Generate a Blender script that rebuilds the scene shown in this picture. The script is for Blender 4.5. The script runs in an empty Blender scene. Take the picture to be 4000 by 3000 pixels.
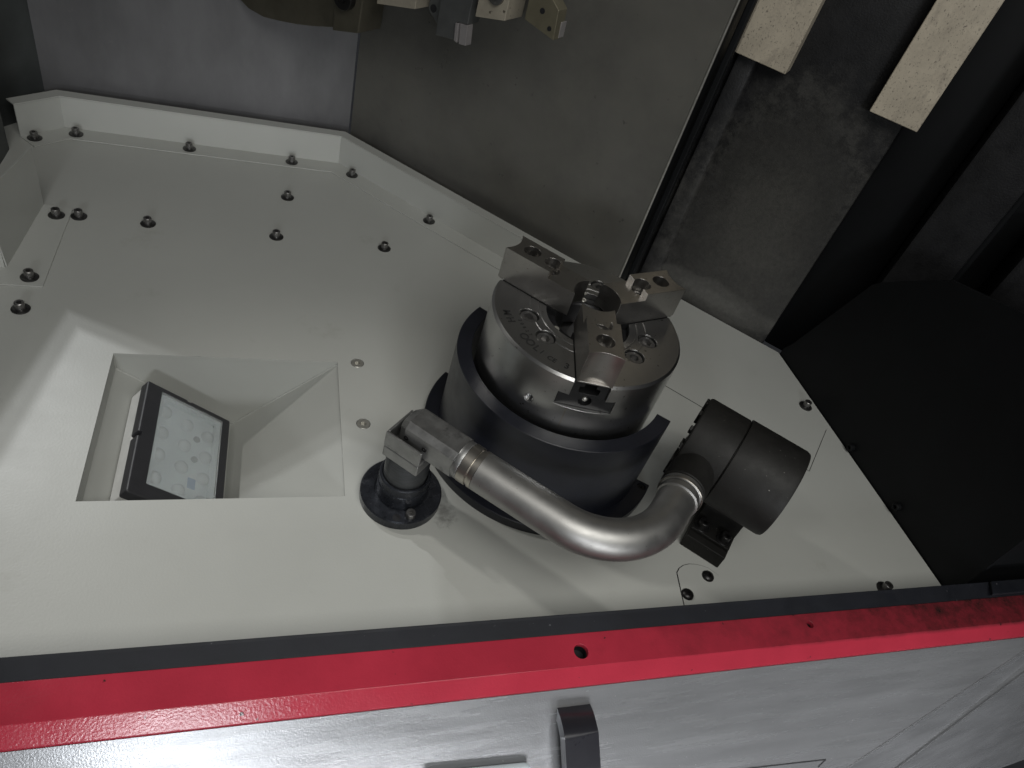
import bpy, bmesh, math, random
from mathutils import Vector, Matrix
random.seed(7)
S = bpy.context.scene
COL = S.collection
PI = math.pi
Rd = math.radians

# ------------------------------------------------------------------ camera
CAM_R = ((0.94259235, -0.22468566, 0.24705467),
         (0.01560298, -0.7093656, -0.704668),
         (0.33358088, 0.66806945, -0.66513683))
CAM_C = Vector((-0.3281, -0.5372, 0.6277))
cd = bpy.data.cameras.new('camera')
cam = bpy.data.objects.new('camera', cd)
COL.objects.link(cam)
right, down, fwd = (Vector(r) for r in CAM_R)
M = Matrix.Identity(4)
for i in range(3):
    M[i][0] = right[i]; M[i][1] = -down[i]; M[i][2] = -fwd[i]; M[i][3] = CAM_C[i]
cam.matrix_world = M
cd.sensor_width = 36.0
cd.lens = 36.0 * 2771.2 / 4000.0
cd.clip_start = 0.01
cd.clip_end = 60
S.camera = cam

# ------------------------------------------------------------------ world and lamps (indoors: no sky, no sun)
W = bpy.data.worlds.new('World'); S.world = W; W.use_nodes = True
bgn = W.node_tree.nodes['Background']
bgn.inputs[0].default_value = (0.80, 0.84, 0.92, 1); bgn.inputs[1].default_value = 0.022

def aim(o, loc, tgt):
    o.location = loc
    o.rotation_euler = (Vector(tgt) - Vector(loc)).to_track_quat('-Z', 'Y').to_euler()
def spot(name, loc, tgt, power, ang, blend, rad, col):
    l = bpy.data.lights.new(name, 'SPOT'); l.energy = power; l.spot_size = Rd(ang); l.spot_blend = blend
    l.shadow_soft_size = rad; l.color = col
    o = bpy.data.objects.new(name, l); COL.objects.link(o); aim(o, loc, tgt); return o
def area(name, loc, tgt, power, sx, sy, col, spread=180):
    l = bpy.data.lights.new(name, 'AREA'); l.shape = 'RECTANGLE'; l.size = sx; l.size_y = sy; l.energy = power; l.color = col
    l.spread = Rd(spread)
    o = bpy.data.objects.new(name, l); COL.objects.link(o); aim(o, loc, tgt); return o
# light coming in through the open door behind the photographer: large and soft
area('door_light', (-0.12, -0.95, 1.40), (-0.08, -0.15, 0.0), 6.9, 1.1, 0.7, (1.0, 0.99, 0.945), 130)
# unseen fill added in front, brightens the apron and the sill's lower red face
area('front_fill', (-0.05, -1.70, 0.10), (-0.02, -0.36, -0.30), 3.2, 1.1, 0.30, (0.97, 0.98, 1.0), 42)
# shop lamp high on the left: the soft shadow of the pipe
spot('shop_lamp', (-1.30, 0.85, 1.50), (-0.14, -0.25, 0.0), 36.0, 27, 1.0, 0.06, (1.0, 0.98, 0.93))
# spot over the back left corner, masked square to shape the recess's bright patch
WA = Vector((-0.37, 0.70, 0.61)).normalized(); AA = Vector((0.83, -0.55, 0)).normalized()
lA = spot('beam_lamp', (0, 0, 1), (0, 0, 0), 46.0, 16, 0.0, 0.0, (0.97, 0.99, 1.0))
def square_mask(l, half):
    """square beam: a node mask put into the lamp cuts everything outside +-half degrees"""
    l.use_nodes = True
    nt = l.node_tree; em = nt.nodes['Emission']; L = nt.links
    def mth(op, a, b=None, c=None):
        n = nt.nodes.new('ShaderNodeMath'); n.operation = op
        for i, v in enumerate((a, b, c)):
            if v is None: continue
            if isinstance(v, (int, float)): n.inputs[i].default_value = v
            else: L.new(v, n.inputs[i])
        return n.outputs[0]
    tc = nt.nodes.new('ShaderNodeTexCoord'); sp = nt.nodes.new('ShaderNodeSeparateXYZ'); L.new(tc.outputs['Normal'], sp.inputs[0])
    az = mth('ABSOLUTE', sp.outputs[2])
    m = mth('MAXIMUM', mth('ABSOLUTE', mth('DIVIDE', sp.outputs[0], az)), mth('ABSOLUTE', mth('DIVIDE', sp.outputs[1], az)))
    def edge(t, w):
        r = nt.nodes.new('ShaderNodeMapRange'); r.interpolation_type = 'SMOOTHSTEP'
        r.inputs['From Min'].default_value = math.tan(Rd(t)) - w; r.inputs['From Max'].default_value = math.tan(Rd(t)) + w
        r.inputs['To Min'].default_value = 1; r.inputs['To Max'].default_value = 0
        L.new(m, r.inputs['Value']); return r.outputs[0]
    L.new(mth('ADD', mth('MULTIPLY', edge(half, 0.0032), 0.65), mth('MULTIPLY', edge(half + 0.5, 0.0032), 0.35)), em.inputs['Strength'])
square_mask(lA.data, 4.45)
_y = AA.cross(WA).normalized(); _x = _y.cross(WA).normalized()
_p = Vector((-0.378, -0.140, 0)) + WA * 2.2
mA = Matrix.Identity(4)
for i in range(3):
    mA[i][0] = _x[i]; mA[i][1] = _y[i]; mA[i][2] = WA[i]; mA[i][3] = _p[i]
lA.matrix_world = mA
# bright shop window behind the photographer, mirrored in the paint of the front apron
area('shop_window', (-0.74, -3.10, 1.12), (-0.35, -0.30, 0.05), 6.4, 0.50, 0.32, (0.92, 0.96, 1.0), 120)

VS = S.view_settings
VS.view_transform = 'Standard'; VS.look = 'None'; VS.exposure = 0.0; VS.gamma = 1.0
VS.use_curve_mapping = False
S.cycles.use_denoising = True
S.cycles.max_bounces = 6

# ------------------------------------------------------------------ helpers
UX = Vector((1, -1, 0)).normalized(); VX = Vector((1, 1, 0)).normalized(); ZX = Vector((0, 0, 1))
def U(u, v, z=0.0): return UX * u + VX * v + ZX * z          # machine frame turned 45 degrees
def frame(o, ex, ey, ez):
    m = Matrix.Identity(4)
    for i in range(3):
        m[i][0] = ex[i]; m[i][1] = ey[i]; m[i][2] = ez[i]; m[i][3] = o[i]
    return m
FU = frame(Vector((0, 0, 0)), UX, VX, ZX)

def wloc(o):
    p = Vector(o.location)
    while o.parent: o = o.parent; p = p + Vector(o.location)
    return p
def obj(name, bm, m, parent=None, smooth=False, angle=35, loc=None):
    """one mesh object; the bmesh holds world coordinates, the origin goes to loc (or the bounds' base)"""
    bmesh.ops.recalc_face_normals(bm, faces=bm.faces[:])
    me = bpy.data.meshes.new(name); 
    if loc is None:
        xs = [v.co for v in bm.verts]
        lo = Vector([min(c[i] for c in xs) for i in range(3)]); hi = Vector([max(c[i] for c in xs) for i in range(3)])
        loc = Vector(((lo.x + hi.x) / 2, (lo.y + hi.y) / 2, lo.z))
    loc = Vector(loc)
    bmesh.ops.translate(bm, verts=bm.verts[:], vec=-loc)
    if smooth:
        for f in bm.faces: f.smooth = True
        for e in bm.edges:
            if len(e.link_faces) == 2 and e.calc_face_angle(0) > Rd(angle): e.smooth = False
    bm.to_mesh(me); bm.free()
    if m: me.materials.append(m)
    o = bpy.data.objects.new(name, me); COL.objects.link(o)
    if parent:
        o.parent = parent; o.location = loc - wloc(parent)
    else: o.location = loc
    return o
def tag(o, label=None, cat=None, group=None, kind=None):
    for k, v in (('label', label), ('category', cat), ('group', group), ('kind', kind)):
        if v: o[k] = v
    return o
def thing(name, loc, label, cat, group=None):
    o = bpy.data.objects.new(name, None); COL.objects.link(o); o.location = loc; o.empty_display_size = 0.02
    return tag(o, label, cat, group)
def prism(bm, pts, z0, z1, mat=None):
    n = len(pts)
    a = [bm.verts.new((p[0], p[1], z0)) for p in pts]; b = [bm.verts.new((p[0], p[1], z1)) for p in pts]
    bm.faces.new(a[::-1]); bm.faces.new(b)
    for i in range(n): bm.faces.new((a[i], a[(i + 1) % n], b[(i + 1) % n], b[i]))
    if mat is not None: bmesh.ops.transform(bm, matrix=mat, verts=a + b)
    return a + b
def box(bm, lo, hi, mat=None):
    return prism(bm, [(lo[0], lo[1]), (hi[0], lo[1]), (hi[0], hi[1]), (lo[0], hi[1])], lo[2], hi[2], mat)
def lathe(bm, prof, mat=None, n=64, a0=0, a1=2 * PI):
    """prof: list of (r,z); closed on the axis when r = 0"""
    full = abs(a1 - a0 - 2 * PI) < 1e-6
    k = n if full else n + 1
    rings = []
    allv = []
    for r, z in prof:
        if r < 1e-9: v = bm.verts.new((0, 0, z)); rings.append([v]); allv.append(v)
        else:
            ring = [bm.verts.new((r * math.cos(a0 + (a1 - a0) * i / n), r * math.sin(a0 + (a1 - a0) * i / n), z)) for i in range(k)]
            rings.append(ring); allv += ring
    for A, B in zip(rings, rings[1:]):
        m = max(len(A), len(B)); mm = m if full else m - 1
        for i in range(mm):
            j = (i + 1) % m
            vs = []
            for v in (A[i % len(A)], A[j % len(A)], B[j % len(B)], B[i % len(B)]):
                if v not in vs: vs.append(v)
            if len(vs) >= 3: bm.faces.new(vs)
    if mat is not None: bmesh.ops.transform(bm, matrix=mat, verts=allv)
    return allv
def ringsec(bm, r0, r1, z0, z1, a0, a1, n=72, ch=0.0):
    """a solid arc-shaped wall with an optional chamfer on its top edges"""
    prof = [(r0, z0), (r0, z1 - ch), (r0 + ch, z1), (r1 - ch, z1), (r1, z1 - ch), (r1, z0)] if ch else [(r0, z0), (r0, z1), (r1, z1), (r1, z0)]
    rows = []
    for i in range(n + 1):
        a = a0 + (a1 - a0) * i / n
        rows.append([bm.verts.new((r * math.cos(a), r * math.sin(a), z)) for r, z in prof])
    k = len(prof)
    for A, B in zip(rows, rows[1:]):
        for i in range(k): bm.faces.new((A[i], A[(i + 1) % k], B[(i + 1) % k], B[i]))
    bm.faces.new(rows[0]); bm.faces.new(rows[-1][::-1])
def tube(bm, path, r, n=32, caps=True):
    rings = []
    up = Vector((0, 0, 1))
    for i, p in enumerate(path):
        t = (path[min(i + 1, len(path) - 1)] - path[max(i - 1, 0)]).normalized()
        a = t.cross(up)
        if a.length < 1e-4: a = t.cross(Vector((0, 1, 0)))
        a.normalize(); b = a.cross(t).normalized()
        rr = r[i] if isinstance(r, (list, tuple)) else r
        rings.append([bm.verts.new(p + a * (rr * math.cos(2 * PI * k / n)) + b * (rr * math.sin(2 * PI * k / n))) for k in range(n)])
    for A, B in zip(rings, rings[1:]):
        for k in range(n): bm.faces.new((A[k], A[(k + 1) % n], B[(k + 1) % n], B[k]))
    if caps: bm.faces.new(rings[0][::-1]); bm.faces.new(rings[-1])
def axis_frame(o, d):
    d = Vector(d).normalized()
    a = d.cross(Vector((0, 0, 1)))
    if a.length < 1e-4: a = Vector((1, 0, 0))
    a.normalize(); b = d.cross(a)
    return frame(Vector(o), a, b, d)
def bevel(bm, w, seg=2, angle=30):
    es = [e for e in bm.edges if len(e.link_faces) == 2 and e.calc_face_angle(0) > Rd(angle)]
    bmesh.ops.bevel(bm, geom=es, offset=w, segments=seg, profile=0.5, affect='EDGES', clamp_overlap=True)
def boolean(bm, cutters):
    """bm minus each cutter bmesh, exact solver, returned as a new bmesh"""
    def tmp(b):
        bmesh.ops.remove_doubles(b, verts=b.verts[:], dist=1e-6)
        bmesh.ops.recalc_face_normals(b, faces=b.faces[:])
        me = bpy.data.meshes.new('tmp'); b.to_mesh(me); b.free()
        o = bpy.data.objects.new('tmp', me); COL.objects.link(o); return o
    base = tmp(bm); cs = [tmp(c) for c in cutters]
    for c in cs:
        md = base.modifiers.new('b', 'BOOLEAN'); md.object = c; md.operation = 'DIFFERENCE'; md.solver = 'EXACT'
    dg = bpy.context.evaluated_depsgraph_get(); dg.update()
    me = bpy.data.meshes.new_from_object(base.evaluated_get(dg))
    out = bmesh.new(); out.from_mesh(me); bpy.data.meshes.remove(me)
    for o in [base] + cs:
        d = o.data; bpy.data.objects.remove(o); bpy.data.meshes.remove(d)
    return out
def nb(): return bmesh.new()
def copy_tree(o, parent=None, loc=None):
    c = o.copy(); COL.objects.link(c); c.parent = parent
    if loc is not None: c.location = loc
    for ch in list(o.children):
        k = ch.copy(); COL.objects.link(k); k.parent = c
    return c

# ------------------------------------------------------------------ materials
def mat(name, col, rough=0.5, metal=0.0, var=0.0, vscale=20.0, bump=0.0, bscale=400.0, rvar=0.0, spots=None, spec=0.5, bev=0.0, coat=0.0, dirt=None, stretch=None):
    m = bpy.data.materials.new(name); m.use_nodes = True
    nt = m.node_tree; N = nt.nodes; L = nt.links
    p = N['Principled BSDF']
    p.inputs['Roughness'].default_value = rough; p.inputs['Metallic'].default_value = metal
    p.inputs['Specular IOR Level'].default_value = spec
    if coat: p.inputs['Coat Weight'].default_value = coat; p.inputs['Coat Roughness'].default_value = 0.15
    geo = N.new('ShaderNodeNewGeometry')
    src = geo.outputs['Position']
    def noise(scale, detail=4, rgh=0.6, st=None):
        n = N.new('ShaderNodeTexNoise'); n.inputs['Scale'].default_value = scale; n.inputs['Detail'].default_value = detail
        n.inputs['Roughness'].default_value = rgh
        if st:
            mp = N.new('ShaderNodeMapping'); mp.inputs['Rotation'].default_value = st[0]; mp.inputs['Scale'].default_value = st[1]
            L.new(src, mp.inputs['Vector']); L.new(mp.outputs[0], n.inputs['Vector'])
        else: L.new(src, n.inputs['Vector'])
        return n.outputs['Fac']
    def ramp(fac, a, b, c0=(0, 0, 0, 1), c1=(1, 1, 1, 1)):
        r = N.new('ShaderNodeValToRGB'); r.color_ramp.elements[0].position = a; r.color_ramp.elements[1].position = b
        r.color_ramp.elements[0].color = c0; r.color_ramp.elements[1].color = c1
        L.new(fac, r.inputs[0]); return r.outputs[0]
    def mix(fac, a, b):
        x = N.new('ShaderNodeMix'); x.data_type = 'RGBA'
        L.new(fac, x.inputs['Factor'])
        for s, v in ((6, a), (7, b)):
            if hasattr(v, 'is_linked'): L.new(v, x.inputs[s])
            else: x.inputs[s].default_value = (v[0], v[1], v[2], 1)
        return x.outputs[2]
    c = col
    cur = None
    if var:
        lo = [max(0, k * (1 - var)) for k in col]; hi = [k * (1 + var) for k in col]
        cur = mix(ramp(noise(vscale, 6, 0.65, stretch), 0.3, 0.7), lo, hi)
    if dirt:      # (colour, scale, lo, hi[, stretch])
        cur = mix(ramp(noise(dirt[1], 8, 0.7, dirt[4] if len(dirt) > 4 else None), dirt[2], dirt[3]), cur if cur is not None else c, dirt[0])
    if spots:     # (colour, scale, lo, hi)
        for sp in (spots if isinstance(spots[0], (list, tuple)) and isinstance(spots[0][0], (list, tuple)) else [spots]):
            cur = mix(ramp(noise(sp[1], 9 if len(sp) > 4 else 2, 0.72 if len(sp) > 4 else 0.5, sp[4] if len(sp) > 4 else None), sp[2], sp[3]), cur if cur is not None else c, sp[0])
    if cur is not None: L.new(cur, p.inputs['Base Color'])
    else: p.inputs['Base Color'].default_value = (*col, 1)
    if rvar:
        mr = N.new('ShaderNodeMapRange'); mr.inputs['To Min'].default_value = max(0.02, rough - rvar); mr.inputs['To Max'].default_value = min(1, rough + rvar)
        mr.inputs['From Min'].default_value = 0.3; mr.inputs['From Max'].default_value = 0.7
        L.new(noise(vscale * 1.7, 5, 0.65, stretch), mr.inputs['Value']); L.new(mr.outputs[0], p.inputs['Roughness'])
    nrm = None
    if bev:
        bn = N.new('ShaderNodeBevel'); bn.samples = 4; bn.inputs['Radius'].default_value = bev; nrm = bn.outputs[0]
    if bump:
        b = N.new('ShaderNodeBump'); b.inputs['Strength'].default_value = bump; b.inputs['Distance'].default_value = 0.001
        L.new(noise(bscale, 3, 0.5), b.inputs['Height'])
        if nrm is not None: L.new(nrm, b.inputs['Normal'])
        nrm = b.outputs[0]
    if nrm is not None: L.new(nrm, p.inputs['Normal'])
    return m

MT = {}
MT['plate'] = mat('plate_paint', (0.455, 0.462, 0.435), 0.40, var=0.035, vscale=5, bump=0.10, bscale=420, rvar=0.05, dirt=((0.33, 0.33, 0.29), 9, 0.60, 0.86))
MT['sheet'] = mat('sheet_paint', (0.455, 0.462, 0.435), 0.40, var=0.03, vscale=8, bump=0.06, bscale=420)
MT['wall'] = mat('wall_sheet', (0.135, 0.132, 0.122), 0.38, metal=0.35, var=0.20, vscale=7, rvar=0.12, spots=((0.09, 0.088, 0.082), 90, 0.72, 0.80), dirt=((0.175, 0.170, 0.150), 4, 0.42, 0.75))
MT['wallb'] = mat('wall_sheet_bluish', (0.135, 0.134, 0.138), 0.45, metal=0.3, var=0.18, vscale=8, rvar=0.1, spots=((0.15, 0.145, 0.15), 70, 0.70, 0.82), stretch=((0, 0, 0), (1.6, 1.6, 0.7)))
MT['wallk'] = mat('wall_sheet_dark', (0.05, 0.055, 0.055), 0.5, var=0.3, vscale=9)
MT['cast'] = mat('casting_black', (0.011, 0.011, 0.012), 0.55, var=0.4, vscale=30, bump=0.35, bscale=420, rvar=0.12, spec=0.35)
def wear_or_tone(m, centre, radii, patch_tone, pale, rot=-45, lo=0.25, hi=1.20, amp=1.2, nsc=13, rimk=0.25, gsc=150):
    """second tone over an uneven patch round a point: rubbed paint, grime, darker red"""
    nt = m.node_tree; N = nt.nodes; L = nt.links; p = N['Principled BSDF']
    base = p.inputs['Base Color'].links[0].from_socket
    g = N.new('ShaderNodeNewGeometry')
    mp = N.new('ShaderNodeMapping'); mp.vector_type = 'TEXTURE'; mp.inputs['Location'].default_value = centre; mp.inputs['Rotation'].default_value = (0, 0, Rd(rot)); mp.inputs['Scale'].default_value = radii
    L.new(g.outputs['Position'], mp.inputs['Vector'])
    ln = N.new('ShaderNodeVectorMath'); ln.operation = 'LENGTH'; L.new(mp.outputs[0], ln.inputs[0])
    def noise(sc, det, r):
        n = N.new('ShaderNodeTexNoise'); n.inputs['Scale'].default_value = sc; n.inputs['Detail'].default_value = det; n.inputs['Roughness'].default_value = r
        L.new(g.outputs['Position'], n.inputs['Vector']); return n.outputs['Fac']
    def mth(op, a, b):
        n = N.new('ShaderNodeMath'); n.operation = op
        for k, v in enumerate((a, b)):
            if isinstance(v, (int, float)): n.inputs[k].default_value = v
            else: L.new(v, n.inputs[k])
        return n.outputs[0]
    d = mth('ADD', ln.outputs['Value'], mth('MULTIPLY', mth('SUBTRACT', noise(nsc, 10, 0.70), 0.5), amp))
    def ramp(v, a, b):
        r = N.new('ShaderNodeMapRange'); r.inputs['From Min'].default_value = a; r.inputs['From Max'].default_value = b; r.inputs['To Min'].default_value = 1; r.inputs['To Max'].default_value = 0
        L.new(v, r.inputs['Value']); return r.outputs[0]
    grain = mth('MULTIPLY', ramp(d, lo, hi), mth('ADD', 0.10, mth('MULTIPLY', noise(gsc, 8, 0.78), 1.6)))
    def mix(f, a, b):
        x = N.new('ShaderNodeMix'); x.data_type = 'RGBA'; L.new(f, x.inputs['Factor'])
        L.new(a, x.inputs[6]); x.inputs[7].default_value = (*b, 1); return x.outputs[2]
    c = mix(grain, base, patch_tone)
    rim = mth('MULTIPLY', mth('MULTIPLY', ramp(d, 0.95, 1.25), mth('SUBTRACT', 1.0, ramp(d, 0.70, 1.0))), ramp(noise(60, 9, 0.75), 0.58, 0.42))
    c = mix(mth('MULTIPLY', rim, rimk), c, pale)
    L.new(c, p.inputs['Base Color'])
wear_or_tone(MT['cast'], (0.385, 0.270, 0.16), (0.130, 0.30, 0.21), (0.060, 0.058, 0.052), (0.14, 0.135, 0.12))
wear_or_tone(MT['cast'], (0.375, 0.280, 0.03), (0.110, 0.30, 0.025), (0.10, 0.098, 0.09), (0.16, 0.155, 0.14), amp=1.8, nsc=30)
# oily grime beside the post flange
wear_or_tone(MT['plate'], (-0.140, -0.106, 0.0), (0.015, 0.022, 0.01), (0.24, 0.24, 0.226), (0.05, 0.05, 0.05), rot=0, lo=0.2, hi=0.9, amp=3.0, nsc=90, rimk=0.0, gsc=260)
MT['way'] = mat('scraped_iron', (0.56, 0.495, 0.39), 0.5, metal=0.2, var=0.16, vscale=25, spots=[((0.15, 0.13, 0.11), 300, 0.565, 0.64, ((0.5, 0.2, 0.8), (1.0, 1.8, 1.0))), ((0.30, 0.26, 0.21), 60, 0.52, 0.80, ((0.5, 0.2, 0.8), (1.0, 1.0, 0.5)))], bump=0.2, bscale=300)
MT['black'] = mat('black_enamel', (0.0085, 0.0095, 0.0145), 0.36, var=0.2, vscale=30, rvar=0.06, bump=0.05, bscale=600)
MT['blackwall'] = mat('black_wall_paint', (0.0035, 0.004, 0.0048), 0.60, spec=0.25, var=0.25, vscale=12)
MT['oxide'] = mat('black_oxide', (0.035, 0.034, 0.034), 0.36, metal=0.75, var=0.3, vscale=150, rvar=0.08)
MT['screw'] = mat('screw_steel', (0.23, 0.225, 0.22), 0.36, metal=0.9, var=0.25, vscale=200, rvar=0.1)
MT['washer'] = mat('washer_steel', (0.085, 0.084, 0.082), 0.34, metal=0.85, var=0.25, vscale=200, rvar=0.1)
MT['zinc'] = mat('zinc_screw', (0.50, 0.49, 0.45), 0.35, metal=0.7, var=0.12, vscale=200)
MT['socket'] = mat('socket_shadow', (0.02, 0.02, 0.021), 0.5, metal=0.4)
MT['steel'] = mat('turned_steel', (0.50, 0.498, 0.492), 0.29, metal=1.0, var=0.05, vscale=25, spots=((0.22, 0.21, 0.20), 190, 0.68, 0.74), bev=0.0006)
MT['face'] = mat('ground_face', (0.30, 0.29, 0.28), 0.33, metal=1.0, var=0.10, vscale=30, rvar=0.08, spots=((0.13, 0.12, 0.11), 140, 0.70, 0.75))
MT['jaw'] = mat('jaw_steel', (0.43, 0.415, 0.395), 0.32, metal=1.0, var=0.06, vscale=60, rvar=0.04, spots=[((0.26, 0.23, 0.21), 300, 0.66, 0.76), ((0.15, 0.13, 0.12), 160, 0.74, 0.80)], bev=0.0007)
MT['master'] = mat('master_jaw', (0.055, 0.055, 0.056), 0.42, metal=0.9, var=0.15, vscale=80, bev=0.0004)
MT['bore'] = mat('bore_black', (0.02, 0.02, 0.022), 0.4, metal=0.5)
MT['engrave'] = mat('engraving', (0.012, 0.012, 0.012), 0.7)
MT['pipe'] = mat('satin_steel', (0.37, 0.365, 0.352), 0.46, metal=1.0, var=0.06, vscale=40, rvar=0.04, spots=((0.2, 0.19, 0.18), 300, 0.74, 0.78))
MT['sleeve'] = mat('nickel_sleeve', (0.50, 0.47, 0.42), 0.34, metal=1.0, var=0.1, vscale=80)
MT['elbow'] = mat('phosphated_steel', (0.30, 0.30, 0.295), 0.42, metal=0.9, var=0.16, vscale=55, rvar=0.08, dirt=((0.10, 0.10, 0.10), 60, 0.56, 0.78), bev=0.0009)
MT['shaft'] = mat('dull_shaft', (0.075, 0.078, 0.082), 0.4, metal=0.8, var=0.3, vscale=70, rvar=0.1, stretch=((0, 0, 0), (1, 1, 9)))
MT['flange'] = mat('oily_flange', (0.035, 0.038, 0.046), 0.3, metal=0.6, var=0.4, vscale=60, rvar=0.12, dirt=((0.15, 0.155, 0.17), 150, 0.58, 0.74))
MT['drum'] = mat('drum_black', (0.010, 0.0095, 0.0085), 0.58, metal=0.1, spec=0.35, var=0.2, vscale=40, rvar=0.08, bump=0.10, bscale=700, spots=((0.25, 0.24, 0.22), 420, 0.755, 0.775))
MT['rubber'] = mat('seal_rubber', (0.0085, 0.0095, 0.0135), 0.55, spec=0.35, var=0.2, vscale=30, rvar=0.08, spots=((0.10, 0.10, 0.11), 300, 0.755, 0.775))
MT['red'] = mat('red_paint', (0.39, 0.029, 0.051), 0.18, var=0.10, vscale=14, bump=0.12, bscale=480, rvar=0.04, bev=0.0008, spots=((0.05, 0.02, 0.02), 120, 0.735, 0.765))
MT['ledge'] = mat('apron_metal', (0.26, 0.265, 0.275), 0.26, metal=0.45, var=0.16, vscale=9, bump=0.10, bscale=700, rvar=0.05, stretch=((0, 0, 0.1), (0.7, 7, 7)), spots=((0.55, 0.55, 0.55), 480, 0.735, 0.765))
wear_or_tone(MT['red'], (0.52, -0.29, 0.0595), (0.40, 0.10, 0.0042), (0.016, 0.014, 0.012), (0.03, 0.02, 0.02), rot=0, lo=0.70, hi=1.60, amp=0.9, nsc=22, rimk=0.0, gsc=60)  # red darkened unevenly towards the right end of the sill's top face
MT['gap'] = mat('dark_gap', (0.008, 0.008, 0.010), 0.6)
MT['handle'] = mat('handle_black', (0.018, 0.018, 0.023), 0.30, var=0.12, vscale=40, rvar=0.03)
MT['bezel'] = mat('bezel_plastic', (0.030, 0.030, 0.034), 0.5, var=0.12, vscale=60, bump=0.06, bscale=700)
MT['tape'] = mat('white_tape', (0.60, 0.60, 0.58), 0.45, var=0.08, vscale=40, bump=0.6, bscale=90)
MT['board'] = mat('led_board', (0.50, 0.55, 0.57), 0.5, var=0.08, vscale=50)
MT['boardk'] = mat('board_screw', (0.10, 0.11, 0.12), 0.4)
MT['blue'] = mat('blue_sticker', (0.08, 0.17, 0.32), 0.5)
MT['insert'] = mat('carbide_insert', (0.36, 0.34, 0.34), 0.35, metal=0.5, var=0.1, vscale=100)
MT['tool'] = mat('tool_grey', (0.16, 0.165, 0.165), 0.38, metal=0.7, var=0.12, vscale=40, rvar=0.08)
MT['toolb'] = mat('tool_bright', (0.52, 0.47, 0.38), 0.42, metal=0.55, var=0.16, vscale=35, spots=((0.15, 0.13, 0.1), 160, 0.66, 0.72))
MT['toolo'] = mat('tool_olive', (0.22, 0.20, 0.14), 0.42, metal=0.6, var=0.16, vscale=35)
MT['turret'] = mat('turret_olive', (0.10, 0.092, 0.07), 0.4, metal=0.5, var=0.25, vscale=16)
MT['tubew'] = mat('white_hose', (0.62, 0.70, 0.74), 0.4, var=0.05, vscale=30)
# frosted clear window of the lamp
def glass():
    m = bpy.data.materials.new('frosted_pane'); m.use_nodes = True
    nt = m.node_tree; p = nt.nodes['Principled BSDF']
    p.inputs['Base Color'].default_value = (0.93, 0.96, 0.96, 1); p.inputs['Roughness'].default_value = 0.10
    p.inputs['Transmission Weight'].default_value = 0.80; p.inputs['IOR'].default_value = 1.12
    n = nt.nodes.new('ShaderNodeTexNoise'); n.inputs['Scale'].default_value = 60
    g = nt.nodes.new('ShaderNodeNewGeometry'); nt.links.new(g.outputs['Position'], n.inputs['Vector'])
    r = nt.nodes.new('ShaderNodeMapRange'); r.inputs['To Min'].default_value = 0.03; r.inputs['To Max'].default_value = 0.10
    nt.links.new(n.outputs['Fac'], r.inputs['Value']); nt.links.new(r.outputs[0], p.inputs['Roughness'])
    return m
MT['glass'] = glass()
def dome_mat():
    m = bpy.data.materials.new('led_dome'); m.use_nodes = True
    p = m.node_tree.nodes['Principled BSDF']
    p.inputs['Base Color'].default_value = (0.74, 0.78, 0.79, 1); p.inputs['Roughness'].default_value = 0.04
    p.inputs['Transmission Weight'].default_value = 0.45; p.inputs['IOR'].default_value = 1.35
    return m
MT['dome'] = dome_mat()

# ------------------------------------------------------------------ the floor plate with its lamp recess
RA = -0.0211
RX = Vector((math.cos(RA), math.sin(RA), 0)); RY = Vector((-math.sin(RA), math.cos(RA), 0)); RO = Vector((-0.4877, 0.1325, 0))
FR = frame(RO, RX, RY, ZX)
RW, RH = 0.2499, 0.2067
outline = [(-0.72, -0.2475), (0.4685, -0.2757), (0.4685, 0.1765), (0.0, 0.645), (-0.02, 0.668), (-0.72, 0.668)]
bm = nb()
oe = [bm.verts.new((x, y, 0)) for x, y in outline]
ie = [bm.verts.new(FR @ Vector(p)) for p in ((0, 0, 0), (RW, 0, 0), (RW, -RH, 0), (0, -RH, 0))]
CSK = [(-0.2133, 0.1265), (-0.2144, 0.0235)]
ch_ = [[bm.verts.new((x + 0.0083 * math.cos(2 * PI * k / 32), y + 0.0083 * math.sin(2 * PI * k / 32), 0)) for k in range(32)] for x, y in CSK]
es = [bm.edges.new((l[i], l[(i + 1) % len(l)])) for l in [oe, ie] + ch_ for i in range(len(l))]
bmesh.ops.triangle_fill(bm, use_beauty=True, edges=es)
r = bmesh.ops.extrude_face_region(bm, geom=bm.faces[:])
bmesh.ops.translate(bm, verts=[v for v in r['geom'] if isinstance(v, bmesh.types.BMVert)], vec=(0, 0, -0.004))
plate = obj('floor_plate', bm, MT['plate'], loc=(0, 0, 0)); tag(plate, kind='structure')
bm = nb()
sec = [(-0.0004, -0.0041), (-0.0004, -0.0237), (0.1227, -0.1204), (RW + 0.0004, -0.0041)]
A = [bm.verts.new(FR @ Vector((x, 0.0004, z))) for x, z in sec]; B = [bm.verts.new(FR @ Vector((x, -RH - 0.0004, z))) for x, z in sec]
for i in range(3): bm.faces.new((A[i], A[i + 1], B[i + 1], B[i]))
bm.faces.new(A); bm.faces.new(B[::-1])
rec = obj('lamp_recess', bm, MT['sheet'], plate)
# weld beads along the recess corners
bm = nb()
for (x, z), (x2, z2) in zip(sec, sec[1:]): tube(bm, [FR @ Vector((x, -0.0004, z)), FR @ Vector((x2, -0.0004, z2))], 0.0010, 8)
obj('weld_bead', bm, MT['sheet'], rec, True)
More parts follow.
